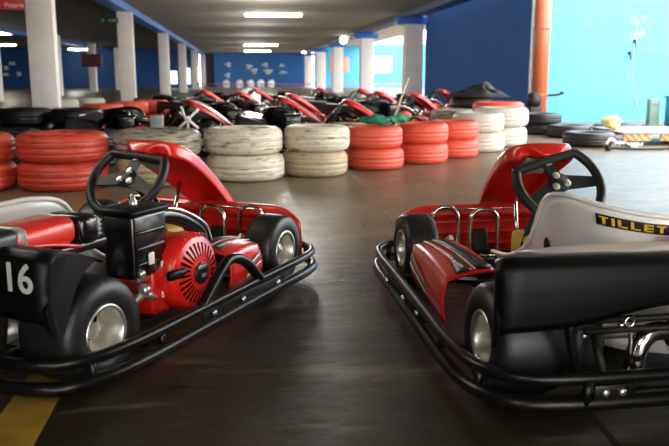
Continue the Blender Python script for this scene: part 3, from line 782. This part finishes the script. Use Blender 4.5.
stack(-26, 9.3, .30, .2, ['tyre_black', 'tyre_black'], 'the black stack at the far left picture edge', GB)
stack(6, 6.75, .325, .155, ['tyre_black', 'tyre_black'], 'the wide black stack behind the gap of the red stacks', GB)
stack(84, 6.72, .325, .155, ['tyre_black', 'tyre_black'], 'the wide black stack behind the worn red stack', GB)
stack(64, 12.9, .28, .2, ['tyre_whitec', 'tyre_whitec'], 'the pale stack right behind the near white column', GB)
stack(93, 13.6, .25, .2, ['tyre_tan', 'tyre_whitec'], 'the second pale stack between the two left columns', GB)
stack(106, 10.7, .28, .2, ['tyre_red', 'tyre_red'], 'the small red stack left of the second column', GB)
stack(131, 11.6, .28, .2, ['tyre_red', 'tyre_red'], 'the small red stack in front of the second column', GB)
stack(154, 12.2, .27, .2, ['tyre_redw', 'tyre_red'], 'the small red stack right of the second column', GB)
GR = 'black tyres lying by the cyan wall'
stack(588, 8.65, .29, .16, ['tyre_black'], 'largest one lying flat at the end of the plywood platform', GR)
stack(568, 9.9, .28, .16, ['tyre_black'], 'lying flat behind the largest loose black tyre', GR)
stack(538, 10.5, .28, .14, ['tyre_black', 'tyre_black'], 'the low black pair below the orange pipe', GR)
stack(612, 10.6, .28, .13, ['tyre_black'], 'lying flat behind the yellow foam lump', GR)

# ================================================================== THE HALL  (hall coordinates)
LX, RX, CZ, BZ = -2.9, 4.22, HC + 1.66, HC + 1.50
def plane_struct(name, m, lo, hi): return sbox(name, lo, hi, m)
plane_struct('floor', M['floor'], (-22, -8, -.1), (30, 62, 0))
plane_struct('ceiling', M['ceil'], (LX - .02, -8, CZ), (RX + .55, 60, CZ + .1))
plane_struct('ceiling_left_bay', M['ceil_d'], (-22, -8, CZ + .02), (LX - .02, 60, CZ + .12))
plane_struct('ceiling_right_annex', M['ceil_w'], (RX + .55, 20.2, CZ + .35), (8.2, 60, CZ + .45))
plane_struct('wall_back', M['wall_grey'], (-22, -8.2, 0), (-1, -8, CZ + .1))
plane_struct('wall_light_block', M['wall_grey'], (4.86, -8, 0), (5.05, 1.5, CZ + .1))  # unseen wall added to keep daylight off the near floor
plane_struct('wall_left', M['wall_deep'], (-22.2, -8, 0), (-22, 60, CZ + .1))
plane_struct('wall_far', M['wall_blue'], (-1.93, 58.4, 0), (RX + .75, 58.6, CZ + .4))
plane_struct('wall_far_left', M['wall_deep'], (-22, 52, 0), (LX + .2, 52.2, CZ + .1))
plane_struct('wall_far_recess', mat('dark_recess_wall', '#2a2521', .7), (LX, 59, 0), (-1.93, 59.2, CZ + .1))
plane_struct('wall_far_annex', M['wall_cyan'], (RX + .75, 52.98, 0), (16, 53.2, CZ + .5))
# dark side wall parallel to the hall, then the bright cyan wall facing us
d0, d1 = 12.75, 20.4
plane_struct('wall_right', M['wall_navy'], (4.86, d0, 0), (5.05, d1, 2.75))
wc = plane_struct('wall_right_bright', M['wall_cyan'], (5.05, d0 + .1, 0), (22, d0 + .3, 2.7))
plane_struct('trim_wall_end', M['pale'], (4.84, d0 - .05, 0), (4.90, d0, 2.75))
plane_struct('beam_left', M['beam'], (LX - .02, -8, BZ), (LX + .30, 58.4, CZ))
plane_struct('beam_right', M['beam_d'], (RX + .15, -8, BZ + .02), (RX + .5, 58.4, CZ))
plane_struct('beam_left_bay', M['beam'], (-8.6, -8, BZ + .05), (-8.3, 52, CZ + .02))
for i, y in enumerate((11.24, 19.3, 28.6, 37.5, 47.2, 57.4)):
    c = sbox('column', (LX, y, 0), (LX + .36, y + .2, BZ), M['column'], bev=.01)
for i, y in enumerate((20.25, 27.9, 36.5, 44.2, 52.5)):
    sbox('column', (RX + .08, y, 0), (RX + .56, y + .42, BZ), M['column'], bev=.01)
    sbox('column_capital', (RX - .14, y - .06, BZ - .17), (RX + .70, y + .48, BZ + .015), M['beam'], bev=.01)
for x, y in ((-7.55, 24.5), (-7.3, 31.5), (-7.4, 39.5), (-7.0, 45.0)):
    sbox('column', (x, y, 0), (x + .34, y + .34, BZ + .05), M['column'], bev=.01)
# floor markings
def floor_poly(name, pts, m, z=.0015, kind='structure'):
    g = G(); P_ = [W(*cam_ray(u, v, 0)) for u, v in pts]
    a = [g.bm.verts.new((p.x, p.y, z)) for p in P_]; b = [g.bm.verts.new((p.x, p.y, .0)) for p in P_]
    g.face(a); n = len(a)
    for i in range(n): g.face((a[i], a[(i + 1) % n], b[(i + 1) % n], b[i]))
    o = g.build(name, m); o['kind'] = kind; return o
floor_poly('trim_floor_line', [(30, 375), (71, 377), (20, 470), (-40, 470)], M['line_y'])
floor_poly('trim_floor_joint', [(579, 402), (583, 402), (627, 452), (619, 452)], M['joint'])
floor_poly('trim_floor_seam', [(376.6, 204), (377.6, 204), (397, 223.5), (395.5, 223.5)], M['joint_l'])

# lamps: housing + diffuser + a real light below
def strip_lamp(x, y, L, label, z=CZ, group='ceiling fluorescent lamps', power=45):
    R = tag(empty('ceiling_lamp', (x, y, z)), label, 'lamp', group)
    G().box((0, 0, -.012), (L + .06, .16, .024), .004).build('lamp_housing', M['lamphouse'], R)
    G().box((0, 0, -.06), (L, .13, .06), .015).build('lamp_diffuser', M['lampw'], R)
    return R
def lamp_at(u, v, L, label, z=CZ):
    X, Y = cam_ray(u, v, z); p = W(X, Y); return strip_lamp(p.x, p.y, L, label, z)
lamp_at(273.5, 13, 1.5, 'nearest bright strip lamp on the main ceiling, top centre of the photo')
lamp_at(261, 44, 1.75, 'strip lamp on the main ceiling, upper of the close pair before the far blue wall')
lamp_at(257.5, 50.3, 1.7, 'strip lamp on the main ceiling, lower of the close pair before the far blue wall')
for u, v, lb in ((-1, 32, 'upper strip lamp at the left picture edge in the dark bay'), (3, 44, 'lower strip lamp at the left picture edge in the dark bay'), (80, 48.5, 'bluish strip lamp right of the thin column in the dark bay'), (68, 54, 'strip lamp crossing the thin column in the dark bay')):
    lamp_at(u, v, 1.3 if u < 20 else 1.4, lb, CZ + .02)
for xx, y_, lb_ in ((-2.1, 3.6, 'unseen fill lamp added above the left kart'), (3.4, 3.6, 'unseen fill lamp added above the right kart'), (-1.6, -2.2, 'left unseen fill lamp added behind the photographer'), (1.8, -2.2, 'right unseen fill lamp added behind the photographer')):
    strip_lamp(xx, y_, 1.3, lb_)  # fill lamps added out of view to brighten karts and tyres
# round flood lamps on the right beam
for u, v, lb in ((335, 39.5, 'bright round flood lamp on the right navy beam'), (304, 53.5, 'smaller far flood lamp on the right navy beam')):
    X, Y = cam_ray(u, v, BZ); p = W(X, Y)
    R = tag(empty('flood_lamp', (RX + .14, p.y, BZ + .02)), lb, 'lamp', 'flood lamps on the right beam')
    G().box((0, 0, -.02), (.3, .2, .12), .04).build('lamp_body', M['lamphouse'], R)
    G().lathe([(0, -.02), (.13, -.02), (.15, .0), (.1, .05), (0, .05)], 24, Matrix.Translation((-.08, -.12, -.04)) @ Matrix.Rotation(PI / 2, 4, 'X')).build('lamp_lens', M['lampw'], R)

# signs, posters
def board(name, u0, v0, u1, v1, Y, m, label, cat, t=.05, parts=None, group=None):
    """upright board facing the hall entrance at hall distance Y, its corners where the photo shows them"""
    def at(u, v):
        a = (u - 334.5) / F; b = (223 - v) / F; ct, sn = math.cos(PITCH), math.sin(PITCH)
        d = W(a, ct + b * sn); s = Y / d.y; return Vector((d.x * s, Y, HC + (-sn + b * ct) * s))
    A, B = at(u0, v1), at(u1, v0); ctr = (A + B) / 2
    R = tag(empty(name, ctr), label, cat, group)
    w, h = B.x - A.x, B.z - A.z
    return R, w, h
def panel(R, w, h, m, name, t=.05):
    return G().box((0, 0, 0), (w, t, h), min(.01, t / 4)).build(name, m, R)
R, w, h = board('red_banner', -26, -9, 22.6, 9.4, 8.9, None, 'red banner with white lettering hanging at the top left corner', 'banner')
panel(R, w, h, M['bannerr'], 'banner_cloth', .01)
g = G(); text_bm('Pizzaria', h * .33, frame((w * .31, -.006, -h * .26), (1, 0, 0), (0, 0, 1)), g); g.build('banner_lettering', M['white'], R)
G().tube([(-w / 2, 0, h / 2), (w / 2, 0, h / 2)], .012, 8).build('banner_rod', M['dark'], R)
R, w, h = board('exit_sign', 99, 17.5, 118, 23.3, 16.9, None, 'small dark green sign with arrow left of the second white column', 'sign')
panel(R, w, h, M['exitg'], 'sign_panel', .02)
g = G(); g.prism([(-w * .4, -h * .3), (-w * .28, 0), (-w * .4, h * .3), (-w * .33, h * .3), (-w * .2, 0), (-w * .33, -h * .3)], .011, .013, Matrix.Rotation(PI / 2, 4, 'X')); g.build('sign_arrow', M['paleg'], R)
g = G(); text_bm('Saída', h * .62, frame((w * .2, -.012, 0), (1, 0, 0), (0, 0, 1)), g); g.build('sign_lettering', M['paleg'], R)
G().tube([(-w * .3, 0, h / 2), (-w * .3, 0, CZ - R.location.z + .02)], .004, 6).build('sign_hanger', M['dark'], R)
R, w, h = board('hanging_sign', 82, 54, 101.5, 67, 34, None, 'dark maroon box sign hanging in the left bay', 'sign')
panel(R, w, h, M['maroon'], 'sign_box', .2)
for sx in (-.35, .35): G().tube([(w * sx, 0, h / 2), (w * sx, 0, CZ - R.location.z + .02)], .012, 6).build('sign_hanger', M['dark'], R)
PST = [(225, 62, 231, 67), (225, 73, 230, 78), (246, 64, 252, 69), (251, 68, 257, 74), (262, 63, 268, 67), (264, 69, 272, 74), (279, 64, 284, 67), (279, 71, 287, 74)]
PLB = ['upper left one', 'lower left one', 'small upper one left of centre', 'lower one left of centre', 'upper one in the centre', 'wide lower one in the centre', 'upper right one', 'lower right one']
for (a, b, c, d), lb in zip(PST, PLB):
    R, w, h = board('wall_sticker', a, b, c, d, 58.38, None, f'pale splash sticker on the far blue wall, {lb}', 'sticker', group='pale stickers on the far blue wall')
    g = G(); g.lathe([(0, 0), (w / 2, 0), (w / 2 * .97, .012), (0, .012)], 18, Matrix.Rotation(PI / 2, 4, 'X'))
    rs = random.Random(a * 7 + b)
    for v_ in g.bm.verts:
        aa = math.atan2(v_.co.z, v_.co.x); rr_ = 1 + .25 * math.sin(3 * aa + a) + .15 * math.sin(5 * aa + b)
        v_.co.x *= rr_; v_.co.z *= rr_ * h / w
    g.build('sticker_patch', M['poster'], R)
for (a, b, c, d, lb) in ((4, 66, 8, 70, 'left'), (3, 73, 8, 76, 'lower'), (9, 62, 15, 65, 'upper'), (17, 72, 21, 76, 'right')):
    R, w, h = board('wall_sticker', a, b, c, d, 51.98, None, f'white sticker on the deep blue left wall, {lb} of the cluster', 'sticker', group='stickers on the deep blue wall')
    panel(R, w, h, M['poster'], 'sticker_patch', .02)
for (a, b, c, d, lb) in ((330, 55, 336, 74, 'narrow orange poster on the annex wall left of the white column'), (341, 57, 349, 72, 'orange and pink poster on the annex wall between two white columns')):
    R, w, h = board('poster', a, b, c, d, 52.95, None, lb, 'poster'); panel(R, w, h, M['art'], 'poster_sheet', .02)
R, w, h = board('whiteboard', 369, 56, 392, 73, 52.95, None, 'white board on the bright cyan annex wall beyond the columns', 'board'); panel(R, w, h, M['pale'], 'board_sheet', .03)
# low pink barrier rail and white goods before the far wall
g = G(); g.box((0, 0, .30), (13.5, .05, .05)); 
for k in range(12): g.box((-6.6 + k * 1.2, 0, .14), (.05, .05, .28))
o = g.build('barrier_rail', M['pink']); o.location = (4.2, 46, 0); tag(o, 'low pink barrier rail running across in front of the far blue wall', 'rail')
WB = ['first from the left', 'second from the left', 'third from the left', 'fourth from the left', 'last on the right']
for i, u in enumerate((228, 241, 252, 262, 272)):
    X, Y = px(u, 53), 53.0; p = W(X, Y)
    g = G(); g.box((0, 0, .25), (.45, .35, .36), .04); g.box((.03, -.02, .46), (.25, .25, .1), .03); g.box((0, 0, .035), (.4, .3, .07), .01)
    o = g.build('white_machine', M['pale']); o.location = p; tag(o, f'small white machine at the foot of the far blue wall, {WB[i]}', 'machine', 'white machines by the far wall')
# bright doorways of the left bay seen between columns (daylit openings in its far wall)
for u0, u1, v0, v1, n in ((171, 177, 71, 84, 1), (186.5, 190, 68, 84, 2), (197.5, 199.5, 66, 82, 3)):
    R, w, h = board('window', u0, v0, u1, v1, 51.95, None, 'x', 'x')
    p = R.location.copy(); bpy.data.objects.remove(R)
    o = G().box((0, 0, 0), (w, .05, h)).build(f'window_{n}', emis(f'daylit_window_{n}', '#f3f6f2', 1.6)); o.location = p; o['kind'] = 'structure'

# orange pipe with bands and a small valve
pc = Vector((4.99, d0 - .14, 0))
R = tag(empty('drain_pipe', pc), 'thick orange vertical pipe at the corner of the dark and bright blue walls', 'pipe')
G().lathe([(0, 0), (.125, 0), (.125, 2.9), (0, 2.9)], 28).build('pipe_body', M['orange'], R)
for z in (.45, 1.55): G().lathe([(.126, -.03), (.133, -.02), (.133, .02), (.126, .03)], 28, Matrix.Translation((0, 0, z))).build('pipe_collar', mat('brown_pipe_collar', '#9a4a2c', .5) if z < 1 else M['orange'], R)
g = G(); g.tube([(.12, -.04, .45), (.26, -.06, .46), (.34, -.07, .47)], .022, 10, 3); g.box((.36, -.07, .49), (.07, .05, .05), .01); g.build('pipe_tap', M['dark'], R)
g = G(); g.box((-.28, -.12, .19), (.22, .2, .3), .04); g.lathe([(.0, 0), (.11, 0), (.12, .1), (.08, .2), (0, .22)], 20, Matrix.Translation((-.28, -.12, .34)))
o = g.build('pump', M['dark']); o.location = pc + Vector((0, -.35, -.04)); tag(o, 'small dark pump standing at the foot of the orange pipe', 'pump')

# conduit and hooks on the bright wall
def on_bright(u, v):
    a = (u - 334.5) / F; b = (223 - v) / F; ct, sn = math.cos(PITCH), math.sin(PITCH)
    d = W(a, ct + b * sn); s = (d0 + .1) / d.y; return Vector((d.x * s, d0 + .09, HC + (-sn + b * ct) * s))
a, b = on_bright(634, 42), on_bright(641, 122)
g = G(); g.tube([a - a, Vector((.02, 0, a.z * -.5 + b.z * .5)), Vector((b.x - a.x, 0, .02 - a.z))], .005, 6, 4); o = g.build('wall_cable', mat('pale_pink_cable', '#b9c4d0', .6)); o.location = a
tag(o, 'thin pale cable running down the bright cyan wall', 'cable')
for u, v, lb in ((634, 44, 'upper'), (629, 56, 'lower')):
    p = on_bright(u, v); g = G(); g.tube([(0, 0, .05), (0, -.04, .03), (0, -.05, -.03), (.02, -.03, -.06)], .012, 8, 4); g.lathe([(0, -.01), (.03, -.01), (.03, .01), (0, .01)], 14, Matrix.Translation((0, -.01, .05)) @ Matrix.Rotation(PI / 2, 4, 'X'))
    o = g.build('wall_hook', M['dark']); o.location = p; tag(o, f'{lb} small dark hook on the bright cyan wall', 'hook', 'hooks on the bright wall')

# plywood platform on the right
X, Y = px(655, 9.1), 9.1
R = tag(empty('plywood_platform', W(X, Y), -PHI), 'low plywood platform with grey top at the right picture edge', 'platform')
G().box((.32, .12, .135), (1.75, 1.1, .02), .004).build('platform_top', M['deck'], R)
for x0, x1 in ((-.54, -.22), (-.12, 1.15)):
    G().box(((x0 + x1) / 2, -.40, .087), (x1 - x0, .03, .074), .004).build('edge_board', M['ply'], R)
for x0 in (-.46, .35, 1.1): 
    for y0 in (-.3, .55): G().box((x0, y0, .063), (.07, .07, .125), .004).build('platform_leg', M['ply'], R)
g = G(); g.tube([(-.42, 0, .03), (-.2, -.03, .022), (.1, -.02, .022), (.3, 0, .03)], .014, 8, 5); g.lathe([(0, -.03), (.035, -.03), (.035, .03), (0, .03)], 20, Matrix.Translation((.27, 0, .035)) @ RY); g.lathe([(0, -.025), (.03, -.025), (.03, .025), (0, .025)], 20, Matrix.Translation((-.42, 0, .03)) @ RY)
o = g.build('trolley_bar', M['dark']); o.location = W(px(648, 8.05), 8.05); o.rotation_euler = (0, 0, -PHI); tag(o, 'black bar with castors lying on the floor before the plywood platform', 'trolley bar')
g = G()
g.grid(lambda u, v: Vector(((u - .5) * .28, (v - .5) * .2, .012 + .03 * math.sin(u * 7) * math.sin(v * 6 + 1) ** 2 + .02 * math.sin(u * 17 + v * 9) ** 2)), 20, 16); g.solidify(.004)
o = g.build('crumpled_sheet', M['white']); o.location = W(px(627, 8.4), 8.42, .012); tag(o, 'crumpled white sheet on the floor by the largest loose black tyre', 'sheet')
g = G(); g.tube([(0, 0, .03), (0, -.02, .09), (.05, 0, .12), (.1, 0, .09), (.08, .02, .04)], .018, 10, 4)
o = g.build('bent_pipe_offcut', M['alu']); o.location = W(px(607, 8.1), 8.15, -.01); tag(o, 'bent metal pipe piece on the floor before the largest loose black tyre', 'pipe piece')
bm_ = bmesh.new(); bmesh.ops.create_icosphere(bm_, subdivisions=4, radius=.1)
for v in bm_.verts:
    n_ = 1 + .1 * math.sin(v.co.x * 40) * math.cos(v.co.y * 35) + .05 * math.sin(v.co.z * 60)
    v.co = v.co * n_; v.co.z *= .8; v.co.x *= 1.15
for f in bm_.faces: f.smooth = True
me = bpy.data.meshes.new('foam_lump'); bm_.to_mesh(me); bm_.free(); me.materials.append(M['spongey'])
o = bpy.data.objects.new('foam_lump', me); C.objects.link(o); o.location = W(px(611, 9.2), 9.25, .232); tag(o, 'lumpy yellow foam ball on the left end of the plywood platform', 'foam lump')
g = G(); g.box((0, 0, .21), (.17, .12, .42), .012); g.box((0, 0, .01), (.24, .18, .02), .004); g.box((0, -.055, .34), (.1, .02, .04), .004)
o = g.build('floor_post', M['post_g']); o.location = W(px(650, 12.2), 12.2); tag(o, 'short grey-green post before the bright cyan wall', 'post')
g = G(); g.box((0, 0, .22), (.3, .25, .44), .03); g.box((0, 0, .45), (.32, .27, .04), .01); o = g.build('teal_bin', M['teal']); o.location = W(px(677, 12.0), 12.1); tag(o, 'teal bin cut by the right picture edge at the bright wall', 'bin')

# black tarpaulin heap against the dark blue wall
g = G()
def heap(u, v):
    a = u * 2 * PI; r = v; x = r * math.cos(a) * .5; y = r * math.sin(a) * .4
    h = (1 - r ** 1.3) * .15 * (1 + .28 * math.sin(a * 3 + 1) + .15 * math.sin(a * 7)) + .03 * math.sin(x * 19) * math.sin(y * 23 + 1) * (1 - r)
    return Vector((x + .1 * (1 - r), y, max(0, h)))
g.grid(heap, 48, 16); o = g.build('tarpaulin_heap', M['tarp']); o.location = W(px(474, 11.5), 11.45, .475)
tag(o, 'crumpled black tarpaulin heaped on the black tyres by the dark blue wall', 'tarpaulin')

# green flags with pale sticks on the red tyres
def flag(u, Y, lab, rz, lean, n):
    R = tag(empty('marshal_flag', W(px(u, Y), Y, .372), rz), lab, 'flag', 'rolled green flags on the red tyres')
    v = Vector((math.cos(lean), 0, math.sin(lean)))
    G().tube([(-.05, 0, .008), Vector((-.05, 0, .008)) + v * .42], .008, 8).build('flag_stick', M['stick'], R)
    g = G(); pts = [Vector((-.09, 0, .03)), Vector((.0, .01, .04)), Vector((.07, 0, .045)), Vector((.15, -.01, .03))]
    g.tube(pts, lambda t: .012 + .028 * math.sin(PI * min(1, t * .9 + .08)), 16, 6, sx=1.2)
    for v_ in g.bm.verts: v_.co.z += .008 * math.sin(v_.co.x * 60); v_.co.y += .008 * math.sin(v_.co.x * 43 + v_.co.z * 90)
    g.build('flag_cloth', M['green'], R)
flag(378, 6.42, 'rolled green flag with its stick lying flat, left on the red tyres', math.radians(176), .02, 0)
flag(396, 6.62, 'green flag on the red tyres with its pale stick leaning upward', math.radians(35), 1.1, 1)

# crossed pale bracket and small grey box on the grey tyre stack
g = G()
for (a, b) in (((-.07, 0, .012), (.075, 0, .15)), ((.07, 0, .012), (-.06, .02, .13)), ((-.005, .02, .01), (.0, .01, .1)), ((-.02, 0, .08), (-.045, 0, .17))): g.tube([a, b], .009, 8)
g.lathe([(0, -.012), (.02, -.012), (.02, .012), (0, .012)], 14, Matrix.Translation((0, 0, .08)) @ RY)
o = g.build('crossed_bracket', M['white']); o.location = W(px(191, 5.62), 5.55, .388); tag(o, 'white crossed metal bracket standing on the weathered grey tyre', 'bracket')
g = G(); g.box((0, 0, .045), (.095, .07, .09), .006); g.box((0, -.036, .055), (.07, .004, .04), .001); g.box((0, 0, .003), (.1, .075, .006))
o = g.build('grey_box', M['cardb']); o.location = W(px(156, 5.75), 5.82, .39); tag(o, 'small grey box standing on the weathered grey tyre, behind the left steering wheel', 'box')

# person far off between the right columns
def person(u, Y, label):
    p = W(px(u, Y), Y)
    g = G()
    sk = [(-.1, 0, .05), (-.1, 0, .45), (-.07, 0, .85), (0, 0, .95), (0, 0, 1.2), (0, 0, 1.42), (0, 0, 1.5)]
    bm = bmesh.new(); me = bpy.data.meshes.new('person')
    V = {k: bm.verts.new(v) for k, v in dict(hip=(0, 0, .92), waist=(0, 0, 1.08), chest=(0, 0, 1.3), neck=(0, 0, 1.45), head=(0, 0, 1.56), crown=(0, 0, 1.66),
        lh=(.09, 0, .86), lk=(.1, -.02, .47), la=(.1, .02, .07), lf=(.11, -.13, .035), rh=(-.09, 0, .86), rk=(-.1, -.02, .47), ra=(-.1, .02, .07), rf=(-.11, -.13, .035),
        ls=(.18, 0, 1.38), le=(.24, 0, 1.1), lw=(.25, -.08, .86), rs=(-.18, 0, 1.38), re=(-.24, 0, 1.1), rw=(-.25, -.08, .86)).items()}
    for a, b in ('hip waist', 'waist chest', 'chest neck', 'neck head', 'head crown', 'hip lh', 'lh lk', 'lk la', 'la lf', 'hip rh', 'rh rk', 'rk ra', 'ra rf', 'chest ls', 'ls le', 'le lw', 'chest rs', 'rs re', 're rw') and [x.split() for x in ('hip waist', 'waist chest', 'chest neck', 'neck head', 'head crown', 'hip lh', 'lh lk', 'lk la', 'la lf', 'hip rh', 'rh rk', 'rk ra', 'ra rf', 'chest ls', 'ls le', 'le lw', 'chest rs', 'rs re', 're rw')]:
        bm.edges.new((V[a], V[b]))
    names = list(V); bm.to_mesh(me); bm.free(); me.materials.append(M['jacket'])
    o = bpy.data.objects.new('person', me); C.objects.link(o); o.location = p
    md = o.modifiers.new('k', 'SKIN'); 
    rad = dict(hip=.14, waist=.13, chest=.16, neck=.055, head=.09, crown=.08, lh=.09, rh=.09, lk=.06, rk=.06, la=.045, ra=.045, lf=.035, rf=.035, ls=.07, rs=.07, le=.045, re=.045, lw=.035, rw=.035)
    for i, nme in enumerate(names): me.skin_vertices[0].data[i].radius = (rad[nme], rad[nme] * .85)
    me.skin_vertices[0].data[0].use_root = True
    o.modifiers.new('s', 'SUBSURF').render_levels = 1
    return tag(o, label, 'person')

# ================================================================== CAMERA, LIGHT
cam = bpy.data.cameras.new('camera'); co = bpy.data.objects.new('camera', cam); C.objects.link(co)
cam.sensor_width = 36; cam.lens = F / 669 * 36; cam.clip_end = 300; cam.dof.use_dof = True; cam.dof.focus_distance = 2.4; cam.dof.aperture_fstop = 5.6
co.location = (0, 0, HC); co.rotation_euler = (PI / 2 - PITCH, 0, -PHI)
bpy.context.scene.camera = co
w = bpy.data.worlds.new('sky'); bpy.context.scene.world = w; w.use_nodes = True
nt = w.node_tree; bg = nt.nodes['Background']
sky = nt.nodes.new('ShaderNodeTexSky'); sky.sky_type = 'NISHITA'; sky.sun_disc = False; sky.sun_elevation = math.radians(48); sky.sun_rotation = math.radians(150)
mx = nt.nodes.new('ShaderNodeMix'); mx.data_type = 'RGBA'; mx.inputs[0].default_value = .96; mx.inputs[7].default_value = (1, .97, .93, 1)
nt.links.new(sky.outputs[0], mx.inputs[6]); nt.links.new(mx.outputs[2], bg.inputs[0]); bg.inputs[1].default_value = 7.5
def area(name, loc, rot, sx, sy, p, col=(1, 1, 1)):
    l = bpy.data.lights.new(name, 'AREA'); l.shape = 'RECTANGLE'; l.size = sx; l.size_y = sy; l.energy = p; l.color = col
    o = bpy.data.objects.new(name, l); C.objects.link(o); o.location = loc; o.rotation_euler = rot; return o
# point lights for the ceiling tubes, more added as fill where none hangs
def tube_fill_light(x, y, p):
    l = bpy.data.lights.new('tube_fill_light', 'POINT'); l.energy = p; l.color = (1, .97, .91); l.shadow_soft_size = .35
    o = bpy.data.objects.new('tube_fill_light', l); C.objects.link(o); o.location = (x, y, CZ - .85)
for y, p_ in ((9.5, 48), (12.5, 110), (17.5, 120), (22, 75), (26, 75), (33, 75), (40, 75), (47, 75), (54, 65)): tube_fill_light(.6, y, p_)
tube_fill_light(-2.1, 3.6, 32); tube_fill_light(3.4, 3.6, 45); tube_fill_light(-1.6, -2.2, 75); tube_fill_light(1.8, -2.2, 75)  # added fill at the unseen lamps
for y in (16, 30, 44): tube_fill_light(-9, y, 45)
sc = bpy.context.scene
sc.view_settings.view_transform = 'Standard'; sc.view_settings.look = 'None'; sc.view_settings.exposure = 0.0; sc.view_settings.gamma = 1
sc.view_settings.use_curve_mapping = False
